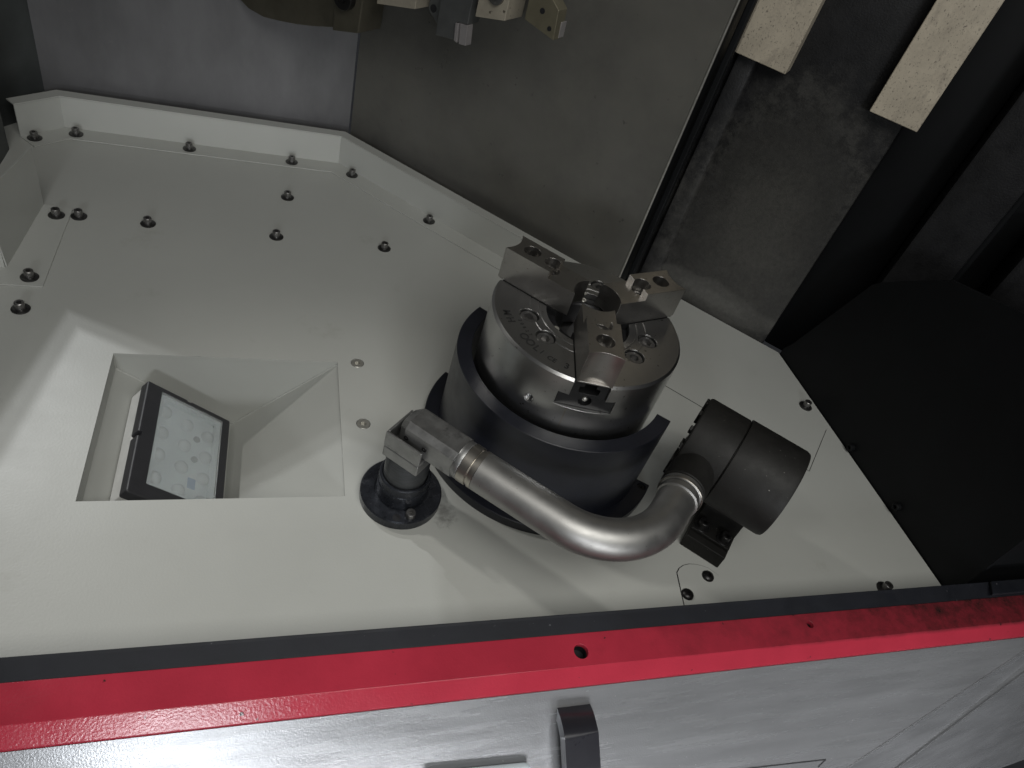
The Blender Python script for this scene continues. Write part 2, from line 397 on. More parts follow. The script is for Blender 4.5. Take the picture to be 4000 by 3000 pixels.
# seams of neighbouring sheets on the right
def strip(name, pts, w, parent, m, z=0.0003):
    bm = nb()
    for a, b in zip(pts, pts[1:]):
        a = Vector(a); b = Vector(b); t = (b - a).normalized(); n = Vector((-t.y, t.x)) * (w / 2)
        box_pts = [a - n, b - n, b + n, a + n]
        bm.faces.new([bm.verts.new((p.x, p.y, z)) for p in box_pts])
    return obj(name, bm, m, parent)
strip('sheet_seam', [(0.120, 0.196), (0.2828, 0.0333)], 0.0011, plate, MT['gap'])
strip('sheet_seam', [(0.4571, 0.0085), (0.3790, -0.0660), (0.3740, -0.0610)], 0.0007, plate, MT['gap'])
# round-headed access cover by the front seal
cov = [(0.0985, -0.262), (0.1112, -0.2001), (0.1163, -0.1950), (0.1234, -0.1918), (0.1310, -0.1908), (0.1379, -0.1917), (0.1460, -0.1940), (0.1534, -0.1980), (0.1620, -0.2080), (0.1687, -0.2224), (0.1705, -0.2387), (0.1700, -0.262)]
strip('cover_seam', cov[:9], 0.0012, plate, MT['gap'], 0.0002)
bm = nb(); prism(bm, [(x + (0.13 - x) * .012, y + (-0.23 - y) * .012) for x, y in cov], 0.0003, 0.0011); bevel(bm, 0.0003, 1)
cover = obj('access_cover', bm, MT['sheet'], plate)

# ------------------------------------------------------------------ screws
def hexpts(r, a=0): return [(r * math.cos(a + k * PI / 3), r * math.sin(a + k * PI / 3)) for k in range(6)]
def caphead(bm, r, h, z0, sock, depth, n=28, ch=0.0006):
    """cap-screw head with a real hexagon socket"""
    lathe(bm, [(0, z0), (r, z0), (r, z0 + h - ch), (r - ch, z0 + h)], n=n)
    top = [v for v in bm.verts if abs(v.co.z - (z0 + h)) < 1e-7]
    hx = [bm.verts.new((x, y, z0 + h)) for x, y in hexpts(sock)]
    hb = [bm.verts.new((x, y, z0 + h - depth)) for x, y in hexpts(sock)]
    for i in range(6):
        bm.faces.new((hx[i], hx[(i + 1) % 6], hb[(i + 1) % 6], hb[i]))
    bm.faces.new(hb)
    top.sort(key=lambda v: math.atan2(v.co.y, v.co.x) % (2 * PI))
    k = len(top)
    for i in range(6):
        i0 = round(i * k / 6); i1 = round((i + 1) * k / 6)
        loop = [top[j % k] for j in range(i0, i1 + 1)] + [hx[(i + 1) % 6], hx[i]]
        bm.faces.new(loop)
bm = nb(); caphead(bm, 0.0053, 0.0092, 0.0, 0.0029, 0.0050)
SCREW = obj('cap_screw', bm, MT['screw'], None, True, loc=(0, 0, 0))
bm = nb(); lathe(bm, [(0.0035, 0.0), (0.0098, 0.0), (0.0100, 0.0012), (0.0088, 0.0020), (0.0050, 0.0022)], n=30)
WASH = obj('washer', bm, MT['washer'], None, True, loc=(0, 0, 0))
def place_screw(parent, x, y, z=0.0, sc=1.0, rot=None):
    s = SCREW.copy(); COL.objects.link(s); s.parent = parent; s.location = Vector((x, y, z + 0.0016 * sc)) - wloc(parent)
    s.scale = (sc,) * 3; s.rotation_euler = (random.uniform(-.02, .02), random.uniform(-.02, .02), random.uniform(0, PI) if rot is None else rot)
    w = WASH.copy(); COL.objects.link(w); w.parent = s; w.location = (0, 0, -0.0016)
    return s
for x, y in [(-0.2931, 0.5034), (-0.3101, 0.3916), (-0.1526, 0.3838), (-0.4802, 0.3981), (-0.5651, 0.4024), (-0.5923, 0.2029), (0.4480, 0.0555), (0.3787, -0.2445)]:
    place_screw(plate, x, y)
# two countersunk screws beside the recess
for x, y in CSK:
    bm = nb(); caphead(bm, 0.0076, 0.0060, -0.0064, 0.0037, 0.0035, 36, 0.0004)
    s = obj('countersunk_screw', bm, MT['zinc'], plate, True, loc=(0, 0, 0)); s.location = (x, y, 0.0002); s.rotation_euler.z = random.random()
# two button screws in the access cover
for x, y in [(0.1474, -0.2082), (0.1122, -0.2273)]:
    bm = nb(); r = 0.0072
    caphead(bm, r * 0.55, 0.0034, 0.0, 0.0026, 0.0025, 24, 0.0002)
    lathe(bm, [(r * 0.55, 0.0034), (r * 0.8, 0.0026), (r * 0.97, 0.0011), (r, 0.0)], n=24)
    s = obj('button_screw', bm, MT['oxide'], cover, True, 50, loc=(0, 0, 0)); s.location = Vector((x, y, 0.0011)) - wloc(cover)

# ------------------------------------------------------------------ the folded guard rail along the back
base = [Vector(p) for p in ((-0.6720, 0.5985), (-0.6225, 0.6424), (-0.2065, 0.6298), (0.1420, 0.2780))]
def offset(pl, d):
    out = []
    for i, p in enumerate(pl):
        t0 = (pl[i] - pl[i - 1]).normalized() if i else None; t1 = (pl[i + 1] - pl[i]).normalized() if i < len(pl) - 1 else None
        n0 = Vector((-t0.y, t0.x)) if t0 else None; n1 = Vector((-t1.y, t1.x)) if t1 else None
        if n0 is None: out.append(p + n1 * d)
        elif n1 is None: out.append(p + n0 * d)
        else:
            b = (n0 + n1).normalized(); out.append(p + b * (d / b.dot(n0)))
    return out
def band(name, d0, d1, z0, z1, parent, m, rnd=0.0006):
    """sweep of a rectangle: offset d0..d1 from the fold line, z0..z1"""
    P, Q = offset(base, d0), offset(base, d1)
    bm = nb(); rows = []
    for p, q in zip(P, Q): rows.append([bm.verts.new((p.x, p.y, z0)), bm.verts.new((p.x, p.y, z1)), bm.verts.new((q.x, q.y, z1)), bm.verts.new((q.x, q.y, z0))])
    for A, B in zip(rows, rows[1:]):
        for i in range(4): bm.faces.new((A[i], A[(i + 1) % 4], B[(i + 1) % 4], B[i]))
    bm.faces.new(rows[0]); bm.faces.new(rows[-1][::-1])
    bevel(bm, rnd, 2, 60)
    return obj(name, bm, m, parent)
rail = thing('guard_rail', (-0.2065, 0.6298, 0), 'light grey folded sheet guard rail screwed along the back edge of the plate', 'guard rail')
band('foot_flange', -0.033, -0.0002, 0.0004, 0.0019, rail, MT['sheet'])
band('upright', 0.0, 0.0018, 0.0004, 0.0500, rail, MT['sheet'])
band('top_lip', 0.0002, 0.0190, 0.0503, 0.0520, rail, MT['sheet'], 0.0004)
for x, y in [(-0.6540, 0.5975), (-0.6041, 0.6240), (-0.4434, 0.6190), (-0.2849, 0.6143), (-0.1865, 0.5930), (-0.0700, 0.4700)]:
    place_screw(rail, x, y, 0.0019)

# corner bracket at the left edge
br = thing('corner_bracket', (-0.60, 0.33, 0), 'light grey bent sheet bracket standing at the left edge beside two cap screws', 'bracket')
bm = nb(); prism(bm, [(-0.6500, 0.2463), (-0.5795, 0.2446), (-0.5780, 0.2462), (-0.5748, 0.4165), (-0.5766, 0.4183), (-0.6100, 0.4228)], 0.0004, 0.0019); bevel(bm, 0.0003, 1)
obj('foot_plate', bm, MT['sheet'], br)
bm = nb()
a, b = Vector((-0.6100, 0.4225, 0)), Vector((-0.6215, 0.2800, 0)); t = Vector((-0.0018, 0, 0))
q = [a, b, b + Vector((-0.004, -0.006, 0.0985)), a + Vector((0.0005, 0, 0.0845))]
f1 = [bm.verts.new(p + Vector((0, 0, 0.002))) for p in q]; f2 = [bm.verts.new(p + t + Vector((0, 0, 0.002))) for p in q]
bm.faces.new(f1); bm.faces.new(f2[::-1])
for i in range(4): bm.faces.new((f1[i], f1[(i + 1) % 4], f2[(i + 1) % 4], f2[i]))
obj('web', bm, MT['sheet'], br)
bm = nb(); box(bm, (-0.680, 0.2772, 0.002), (-0.6235, 0.2790, 0.098)); obj('end_flange', bm, MT['sheet'], br)
for x, y in [(-0.5905, 0.3978), (-0.5945, 0.2608)]: place_screw(br, x, y, 0.0019)

# ------------------------------------------------------------------ enclosure walls behind
def wallquad(name, p, q, z0, z1, m, th=0.003, flip=1, rnd=0.0):
    p = Vector(p); q = Vector(q); t = (q - p).normalized(); n = Vector((-t.y, t.x)) * th * flip
    bm = nb(); prism(bm, [p, q, q + n, p + n], z0, z1)
    if rnd: bevel(bm, rnd, 3, 60)
    o = obj(name, bm, m); tag(o, kind='structure'); return o
wallquad('wall_back', (-0.652, 0.6850), (-0.1905, 0.6705), -0.05, 0.42, MT['wallb'])
pr = (0.1945, 0.2805)
wp = wallquad('wall_diagonal', (-0.1880, 0.6625), pr, -0.05, 0.62, MT['wall'], rnd=0.0012)
# return flange of the diagonal sheet and the seal strip behind it
bm = nb()
prism(bm, [(0, 0.0035), (0.0022, 0.0035), (0.0022, 0.10), (0, 0.10)], -0.05, 0.62, frame(Vector((pr[0], pr[1], 0)), UX, VX, ZX) @ Matrix.Translation((-0.0022, 0, 0)))
obj('return_flange', bm, MT['blackwall'], wp)
bm = nb(); tube(bm, [Vector((pr[0], pr[1], z)) - VX * 0.0002 + UX * 0.0004 for z in (-0.05, 0.62)], 0.0016, 14); obj('edge_glint', bm, MT['zinc'], wp, True)  # bright metal bead added to give the sheet's edge its highlight
bm = nb(); box(bm, (-0.0560, 0.3600, -0.05), (-0.0465, 0.3720, 0.62), FU); bevel(bm, 0.002, 2); obj('seal_strip', bm, MT['blackwall'], wp)
wallquad('wall_left_post', (-0.712, 0.610), (-0.6525, 0.6860), -0.05, 0.30, MT['wallk'])
wallquad('wall_left', (-0.7150, -0.40), (-0.6790, 0.560), -0.05, 0.22, MT['wallk'])
bm = nb(); prism(bm, [(-0.684, 0.5605), (-0.679, 0.5605), (-0.7000, 0.615), (-0.705, 0.615)], -0.05, 0.26)
tag(obj('wall_left_return', bm, MT['blackwall']), kind='structure')

# black side wall on the right
bm = nb()
prof = [(-0.262, -0.05), (0.1770, -0.05), (0.1740, 0.012), (0.1640, 0.030), (0.1120, 0.178), (0.1068, 0.193), (0.0980, 0.203), (0.0683, 0.229), (0.0157, 0.2707), (-0.081, 0.298), (-0.262, 0.330)]
prism(bm, prof, 0.4705, 0.4760, Matrix(((0, 0, 1, 0), (1, 0, 0, 0), (0, 1, 0, 0), (0, 0, 0, 1))))
rw = obj('wall_right', bm, MT['blackwall']); tag(rw, kind='structure')
bm = nb(); prism(bm, [(0.4766, -0.2580), (0.82, -0.2660), (0.82, -0.2620), (0.4766, -0.2540)], -0.05, 0.33)
obj('front_return', bm, MT['blackwall'], rw)
for y, z in [(-0.0331, 0.009), (-0.1395, 0.014)]:
    bm = nb(); caphead(bm, 0.0056, 0.006, 0.0, 0.003, 0.004)
    s = obj('wall_screw', bm, MT['blackwall'], rw, True, loc=(0, 0, 0)); s.rotation_euler = (0, -PI / 2, 0); s.location = Vector((0.4703, y, z)) - wloc(rw)

# ------------------------------------------------------------------ machine column with its guideways
col = thing('machine_column', U(0.15, 0.50), 'dirty black cast iron machine column with two pale scraped guideways', 'machine column')
def cbox(name, lo, hi, m, bv=0.004):
    bm = nb(); box(bm, lo, hi, FU); bevel(bm, bv, 2); return obj(name, bm, m, col, True)
cbox('column_face', (-0.10, 0.4565, -0.03), (0.178, 0.62, 0.90), MT['cast'])
cbox('column_recess', (0.1785, 0.515, -0.03), (0.2695, 0.62, 0.90), MT['blackwall'])
cbox('column_rib', (0.270, 0.4565, -0.03), (0.3440, 0.62, 0.90), MT['cast'])
cbox('rib_edge', (0.3445, 0.466, -0.03), (0.352, 0.62, 0.90), MT['blackwall'], 0.002)
cbox('column_back', (0.3525, 0.55, -0.03), (0.52, 0.62, 0.90), MT['blackwall'])
cbox('rear_boss', (0.395, 0.47, 0.20), (0.50, 0.5495, 0.335), MT['cast'], 0.008)
bm = nb(); prism(bm, [(-0.0720, 0.4380), (-0.0560, 0.4290), (0.0150, 0.4290), (0.0150, 0.4562), (-0.0720, 0.4562)], 0.3830, 0.90, FU); bevel(bm, 0.0008, 1)
obj('guideway', bm, MT['way'], col)
bm = nb(); prism(bm, [(0.1315, 0.4290), (0.1945, 0.4290), (0.1945, 0.4562), (0.1775, 0.4562), (0.1315, 0.4562)], 0.3840, 0.90, FU); bevel(bm, 0.0008, 1)
obj('guideway', bm, MT['way'], col)
# cast ledge running down beside the first guideway
bm = nb(); prism(bm, [(-0.0560, 0.4440), (-0.0300, 0.4480), (-0.0250, 0.4562), (-0.0560, 0.4562)], -0.02, 0.3820, FU); bevel(bm, 0.003, 2)
obj('cast_ledge', bm, MT['cast'], col, True)

# ------------------------------------------------------------------ chuck
ZT = 0.1938; CR = 0.105; ZB = 0.0006
chuck = thing('lathe_chuck', (0, 0, ZB), 'round steel three jaw chuck standing inside the black half ring', 'chuck')
JA = [135, 15, -105]
bm = nb()
lathe(bm, [(0, ZB), (CR, ZB), (CR, ZT - 0.0028), (CR - 0.0024, ZT), (0.0650, ZT), (0.0648, ZT - 0.0008), (0.0640, ZT - 0.0008), (0.0638, ZT), (0.0550, ZT), (0.0548, ZT - 0.0008), (0.0541, ZT - 0.0008), (0.0539, ZT), (0, ZT)], n=160)
cut = []
c = nb(); lathe(c, [(0, ZT - 0.034), (0.0466, ZT - 0.034), (0.0466, ZT + 0.01), (0, ZT + 0.01)], n=72); cut.append(c)
for a in JA:
    Fj = Matrix.Rotation(Rd(a), 4, 'Z')
    c = nb()
    T = [(-0.0187, ZT + 0.02), (-0.0187, 0.1738), (-0.0296, 0.1738), (-0.0296, 0.1570), (0.0296, 0.1570), (0.0296, 0.1738), (0.0187, 0.1738), (0.0187, ZT + 0.02)]
    prism(c, T, 0.020, 0.14, Fj @ Matrix(((0, 0, 1, 0), (1, 0, 0, 0), (0, 1, 0, 0), (0, 0, 0, 1)))); cut.append(c)
SA = [180, -150, -30, -60, 60, 90]
for a in SA:
    c = nb(); lathe(c, [(0, ZT - 0.012), (0.0109, ZT - 0.012), (0.0109, ZT + 0.01), (0, ZT + 0.01)], Matrix.Translation((0.0673 * math.cos(Rd(a)), 0.0673 * math.sin(Rd(a)), 0)), n=40); cut.append(c)
tdir = Vector((math.cos(Rd(-135)), math.sin(Rd(-135)), 0))
c = nb(); lathe(c, [(0, -0.02), (0.0052, -0.02), (0.0052, 0.02), (0, 0.02)], axis_frame(tdir * CR + ZX * 0.148, tdir), n=28); cut.append(c)
bm = boolean(bm, cut)
obj('body', bm, MT['steel'], chuck, True, 20, loc=(0, 0, ZB))
# bore: dark stepped ring, deep hole
bm = nb(); lathe(bm, [(0.0464, ZT - 0.033), (0.0464, ZT - 0.008), (0.0455, ZT - 0.0070), (0.0350, ZT - 0.0070), (0.0335, ZT - 0.009), (0.0335, ZT - 0.0335)], n=72)
bor = obj('bore_ring', bm, MT['bore'], chuck, True)
for a in (-163, -43, 77):
    bm = nb(); caphead(bm, 0.0036, 0.0014, 0.0, 0.0019, 0.0012, 20, 0.0003)
    s = obj('ring_screw', bm, MT['zinc'], bor, True, loc=(0, 0, 0)); s.location = Vector((0.0405 * math.cos(Rd(a)), 0.0405 * math.sin(Rd(a)), ZT - 0.0069)) - wloc(bor)
for a in SA:
    bm = nb(); caphead(bm, 0.0096, 0.010, 0.0, 0.0054, 0.006, 36, 0.0008)
    s = obj('cap_screw', bm, MT['screw'], chuck, True, loc=(0, 0, 0)); s.location = Vector((0.0673 * math.cos(Rd(a)), 0.0673 * math.sin(Rd(a)), ZT - 0.0118)) - wloc(chuck); s.rotation_euler.z = Rd(a + 17)
# threaded hole lining
bm = nb()
pts = []
for i in range(0, 9 * 24): 
    a = i * 2 * PI / 24; pts.append(tdir * (CR - 0.0015 - i * 0.0013 / 24) + (Vector((-tdir.y, tdir.x, 0)) * math.cos(a) + ZX * math.sin(a)) * 0.0048 + ZX * 0.148)
tube(bm, pts, 0.0005, 6); obj('screw_thread', bm, MT['steel'], chuck, True)
# scribed index line under the front jaw
bm = nb()
a0 = Rd(-114.15)
for da, z0, z1 in ((0.0055, 0.1275, 0.1560),):
    vs = []
    for a, z in ((a0, z0), (a0 + da * 2.4, z0), (a0 + da * 2.4, z1), (a0, z1)):
        vs.append(bm.verts.new(((CR + 0.0002) * math.cos(a), (CR + 0.0002) * math.sin(a), z)))
    bm.faces.new(vs)
obj('index_line', bm, MT['sleeve'], chuck)
# jaws
RTZ = Matrix(((0, 0, 1, 0), (1, 0, 0, 0), (0, 1, 0, 0), (0, 0, 0, 1)))
def jaw(a):
    Fj = Matrix.Rotation(Rd(a), 4, 'Z')
    o0 = Fj @ Vector((0.065, 0, 0.157))
    # sliding base in the T slot
    bm = nb()
    T = [(-0.0184, 0.1936), (-0.0184, 0.1734), (-0.0291, 0.1734), (-0.0291, 0.1575), (0.0291, 0.1575), (0.0291, 0.1734), (0.0184, 0.1734), (0.0184, 0.1936)]
    prism(bm, T, 0.030, 0.0998, Fj @ RTZ)
    c1 = nb(); prism(c1, [(-0.0105, 0.1780), (-0.0085, 0.1762), (0.0085, 0.1762), (0.0105, 0.1780), (0.0105, 0.1840), (0.0060, 0.1850), (0.0060, 0.20), (-0.0060, 0.20), (-0.0060, 0.1850), (-0.0105, 0.1840)], 0.085, 0.12, Fj @ RTZ)
    c2 = nb(); lathe(c2, [(0, 0), (0.0066, 0), (0.0066, 0.03), (0, 0.03)], axis_frame(Fj @ Vector((0.094, 0, 0.1668)), Fj @ Vector((1, 0, 0))), n=28)
    bm = boolean(bm, [c1, c2])
    mj = obj('master_jaw', bm, MT['master'], chuck)
    bm = nb(); lathe(bm, [(0, 0), (0.0027, 0), (0.0025, 0.0035), (0.0012, 0.0042), (0, 0.0038)], axis_frame(Fj @ Vector((0.0942, 0, 0.1668)), Fj @ Vector((1, 0, 0))), n=20)
    obj('grease_nipple', bm, MT['zinc'], mj, True)
    # top jaw
    zb, zl, zh = 0.1957, 0.2242, 0.2325
    hw = 0.0177
    out = []
    n = 12
    ym = 0.0055
    Ro = (hw * hw + ym * ym) / (2 * ym)
    for i in range(n + 1):
        t = -hw + 2 * hw * i / n
        out.append((0.1066 - (math.sqrt(Ro * Ro - t * t) - (Ro - ym)), t))
    Rb = math.hypot(0.0185, hw)
    for i in range(n + 1):
        t = hw - 2 * hw * i / n
        out.append((math.sqrt(Rb * Rb - t * t), t))
    bm = nb(); prism(bm, out, zb, zh, Fj)
    c = [nb()]; box(c[0], (0.0, -0.05, zl), (0.0523, 0.05, zh + 0.02), Fj)
    for r, d in ((0.0835, 0.2080), (0.0575, 0.2080)):
        k = nb(); lathe(k, [(0, d), (0.0095, d), (0.0095, zh + 0.02), (0, zh + 0.02)], Fj @ Matrix.Translation((r, 0, 0)), n=36); c.append(k)
    bm = boolean(bm, c)
    tj = obj('top_jaw', bm, MT['jaw'], chuck, True, 20)
    for r, d in ((0.0835, 0.2082), (0.0575, 0.2082)):
        bm = nb(); caphead(bm, 0.0086, 0.0090, 0.0, 0.0050, 0.006, 30)
        s = obj('jaw_screw', bm, MT['screw'], tj, True, loc=(0, 0, 0)); s.location = Fj @ Vector((r, 0, d)) - wloc(tj); s.rotation_euler.z = Rd(a + 11)
    # serrations
    bm = nb()
    p = 0.0015; r = 0.0255; prof = []
    r1 = 0.1045
    prof.append((r, 0.1956))
    while r < r1: prof += [(r, 0.1938), (r + p / 2, 0.1954)]; r += p
    prof += [(r, 0.1938), (r, 0.1956)]
    prism(bm, [(x, z) for x, z in prof], -hw + 0.0002, hw - 0.0002, Fj @ Matrix(((1, 0, 0, 0), (0, 0, 1, 0), (0, 1, 0, 0), (0, 0, 0, 1))))
    obj('serration', bm, MT['jaw'], tj)
for a in JA: jaw(a)
# stamped writing on the face
def text(s, size, ang, rad, parent, name='lettering', m='engrave', turn=0):
    cu = bpy.data.curves.new('t', 'FONT'); cu.body = s; cu.size = size; cu.align_x = 'CENTER'; cu.align_y = 'CENTER'; cu.offset = size * 0.022
    o = bpy.data.objects.new('t', cu); COL.objects.link(o)
    dg = bpy.context.evaluated_depsgraph_get(); dg.update()
    me = bpy.data.meshes.new_from_object(o.evaluated_get(dg)); bpy.data.objects.remove(o); bpy.data.curves.remove(cu)
    me.materials.clear(); me.materials.append(MT[m])
    t = bpy.data.objects.new(name, me); COL.objects.link(t); t.parent = parent
    t.location = Vector((rad * math.cos(Rd(ang)), rad * math.sin(Rd(ang)), ZT + 0.00025)) - wloc(parent)
    t.rotation_euler.z = Rd(ang + 90 + turn); t['label'] = 'stamped characters ' + s
    return t
for s, sz, an, rd in (('M', .0115, 178.5, .0915), ('H', .0115, 185.5, .0905), ('O', .0128, -157.3, .0885), ('O', .0128, -151.0, .0885), ('L', .0128, -145.0, .0888), ('1', .0095, -140.6, .0890), ('CE', .0084, -132.6, .0902), ('3', .0110, -122.2, .0898)):
    text(s, sz, an, rd, chuck)
for i, ch in enumerate('20827'): text(ch, .0052, -173.5 + i * 4.0, .0805, chuck, 'serial_mark')

# black half ring round the chuck
gr = thing('chuck_guard', (0, 0, 0), 'black half ring guard wrapped round the near side of the chuck', 'guard ring')
bm = nb(); ringsec(bm, 0.1121, 0.1288, 0.0125, 0.1257, Rd(132.0), Rd(317.6), 120, 0.0006); obj('ring_wall', bm, MT['black'], gr, True, 25, loc=(0, 0, 0.0125))
bm = nb(); ringsec(bm, 0.1121, 0.1462, 0.0004, 0.0123, Rd(136.0), Rd(322.6), 120, 0.0008)
c = nb(); lathe(c, [(0, 0.006), (0.0052, 0.006), (0.0052, 0.02), (0, 0.02)], Matrix.Translation((0.138 * math.cos(Rd(-40.5)), 0.138 * math.sin(Rd(-40.5)), 0)), n=24)
bm = boolean(bm, [c])
fl = obj('base_flange', bm, MT['black'], gr, True, 25)
bm = nb(); caphead(bm, 0.0044, 0.005, 0, 0.0024, 0.003, 24)
s = obj('flange_screw', bm, MT['oxide'], fl, True, loc=(0, 0, 0)); s.location = Vector((0.138 * math.cos(Rd(-40.5)), 0.138 * math.sin(Rd(-40.5)), 0.0062)) - wloc(fl)

# ------------------------------------------------------------------ pivot post
PC = Vector((-0.184, -0.0815, 0)); FP = Matrix.Translation(PC)
post = thing('pivot_post', PC, 'round pivot post on an oily dark flange left of the chuck', 'post')
bm = nb(); lathe(bm, [(0, 0.0004), (0.0436, 0.0004), (0.0437, 0.0106), (0.0424, 0.0120), (0.029, 0.0120), (0.0285, 0.0112), (0, 0.0112)], FP, n=96)
fo = obj('flange', bm, MT['flange'], post, True, 25)
bm = nb(); lathe(bm, [(0.0275, 0.0114), (0.0275, 0.0300), (0.0268, 0.0308), (0.0268, 0.0405), (0.0258, 0.0415), (0.0240, 0.0415), (0.0240, 0.030)], FP, n=80)
obj('collar', bm, MT['flange'], post, True, 25)
bm = nb(); lathe(bm, [(0, 0.0114), (0.0230, 0.0114), (0.0230, 0.0780), (0.0222, 0.0800), (0, 0.0800)], FP, n=72)
obj('shaft', bm, MT['shaft'], post, True, 25)
b = Vector((-0.1792, -0.1165, 0.012))
bm = nb(); caphead(bm, 0.0052, 0.0068, 0, 0.0030, 0.004); s = obj('cap_screw', bm, MT['screw'], fo, True, loc=(0, 0, 0)); s.location = b - wloc(fo); s.rotation_euler.z = 0.4
bm = nb(); lathe(bm, [(0, 0), (0.0045, 0), (0.0045, 0.0003), (0, 0.0003)], n=20); s = obj('empty_hole', bm, MT['gap'], fo, loc=(0, 0, 0)); s.location = Vector((-0.1935, -0.1180, 0.0119)) - wloc(fo)

# ------------------------------------------------------------------ pipe arm
AV = -0.1885; AZ = 0.112
arm = thing('pipe_arm', U(0.0, AV, 0), 'bent satin steel pipe arm running from a chamfered elbow block to the black drum', 'pipe arm')
# elbow block, chamfered on its long edges and tapered at its end
h = 0.0176; ch = 0.0058
octo = [(-h, -h + ch), (-h + ch, -h), (h - ch, -h), (h, -h + ch), (h, h - ch), (h - ch, h), (-h + ch, h), (-h, h - ch)]
def usec(u, k=1.0, kk=None): return [U(u, AV + y * k, AZ + z * (kk or k)) for y, z in octo]
bm = nb(); rows = []
for u, k in ((-0.0815, 0.70), (-0.0735, 1.0), (-0.0172, 1.0)): rows.append([bm.verts.new(p) for p in usec(u, k)])
for A, B in zip(rows, rows[1:]):
    for i in range(8): bm.faces.new((A[i], A[(i + 1) % 8], B[(i + 1) % 8], B[i]))
bm.faces.new(rows[0]); bm.faces.new(rows[-1][::-1])
eb = obj('elbow_block', bm, MT['elbow'], arm)
# small set screws on its near face
for u in (-0.0705, -0.0490):
    bm = nb(); lathe(bm, [(0.0010, 0), (0.0010, 0.0006), (0.0026, 0.0006), (0.0027, 0)], axis_frame(U(u, AV - h - 0.0001, AZ + 0.001), -VX), n=18)
    obj('set_screw', bm, MT['oxide'], eb, True)
# clip that straps the block to the post
bm = nb(); prism(bm, [(-0.0895, AV + 0.022), (-0.0895, AV - 0.0250), (-0.0470, AV - 0.0250), (-0.0470, AV + 0.022)], 0.0790, 0.0935, FU); bevel(bm, 0.0015, 2)
clip = obj('clip_block', bm, MT['elbow'], arm)
bm = nb(); prism(bm, [(-0.0895, AV - 0.0250), (-0.0470, AV - 0.0250), (-0.0470, AV - 0.0222), (-0.0895, AV - 0.0222)], 0.0937, 0.1130, FU); bevel(bm, 0.0007, 2)
obj('clip_cheek', bm, MT['elbow'], clip)
bm = nb(); prism(bm, [(-0.0895, AV - 0.0220), (-0.0868, AV - 0.0220), (-0.0868, AV + 0.016), (-0.0895, AV + 0.016)], 0.0937, 0.1130, FU); bevel(bm, 0.0007, 2)
obj('clip_cheek', bm, MT['elbow'], clip)
FA = axis_frame(U(0, AV, AZ), UX)
bm = nb(); lathe(bm, [(0, -0.0172), (0.0196, -0.0172), (0.0199, -0.0165), (0.0199, -0.0112), (0.0196, -0.0106)], FA, n=56); obj('rear_ring', bm, MT['elbow'], arm, True)
bm = nb(); lathe(bm, [(0.0196, -0.0104), (0.0203, -0.0100), (0.0203, -0.0012), (0.0198, -0.0008), (0.0185, -0.0008), (0.0185, 0.0020), (0.0200, 0.0022), (0.0201, 0.0060), (0.0190, 0.0062), (0.0186, 0.0085)], FA, n=56)
obj('sleeve', bm, MT['sleeve'], arm, True, 25)
RB = 0.082; UE = 0.1755; PR = 0.0200
path = [U(0.006, AV, AZ), U(0.05, AV + 0.0010, AZ), U(UE - RB, AV + 0.002, AZ)]
cv = AV + 0.002 + RB
for i in range(1, 25):
    a = -PI / 2 + PI / 2 * i / 24; path.append(U(UE - RB + RB * math.cos(a), cv + RB * math.sin(a), AZ))
path.append(U(UE, -0.066, AZ))
bm = nb(); tube(bm, path, PR, 48); obj('pipe', bm, MT['pipe'], arm, True, 60)
FB = axis_frame(U(UE, 0, AZ), VX)
bm = nb(); lathe(bm, [(0.0198, -0.0815), (0.0218, -0.0805), (0.0218, -0.0740), (0.0210, -0.0730), (0.0210, -0.0715), (0.0228, -0.0705), (0.0230, -0.0650), (0.0198, -0.0640)], FB, n=56)
obj('collar', bm, MT['pipe'], arm, True, 25)
bm = nb(); lathe(bm, [(0.0229, -0.0722), (0.0236, -0.0716), (0.0236, -0.0700), (0.0229, -0.0694)], FB, n=56); obj('snap_ring', bm, MT['sleeve'], arm, True)

# ------------------------------------------------------------------ black drum on its foot
DV, DZ = 0.0150, AZ
drum = thing('drum_housing', U(0.20, DV, 0), 'black drum shaped housing bolted down by a square foot at the end of the pipe', 'housing')
FD = axis_frame(U(0, DV, DZ), UX)
bm = nb(); lathe(bm, [(0, 0.2020), (0.0520, 0.2020), (0.0522, 0.2030), (0.0522, 0.2655), (0.0508, 0.2690), (0.044, 0.2700), (0, 0.2700)], FD, n=96); obj('drum', bm, MT['drum'], drum, True, 25)
bm = nb(); lathe(bm, [(0, 0.1525), (0.0480, 0.1525), (0.0500, 0.1540), (0.0505, 0.1560), (0.0505, 0.2000), (0.0490, 0.2010), (0.0490, 0.2022), (0, 0.2022)], FD, n=96); cp = obj('end_cap', bm, MT['drum'], drum, True, 25)
for k in range(14):
    a = 2 * PI * k / 14
    bm = nb(); box(bm, (0.030, -0.003, 0.1495), (0.0478, 0.003, 0.1526), FD @ Matrix.Rotation(a, 4, 'Z')); bevel(bm, 0.0006, 1); obj('rib', bm, MT['drum'], cp)
bm = nb(); lathe(bm, [(0.0198, -0.0640), (0.0232, -0.0638), (0.0240, -0.0628), (0.0240, -0.020), (0.0240, 0.01)], FB, n=56); obj('branch_socket', bm, MT['drum'], drum, True, 25)
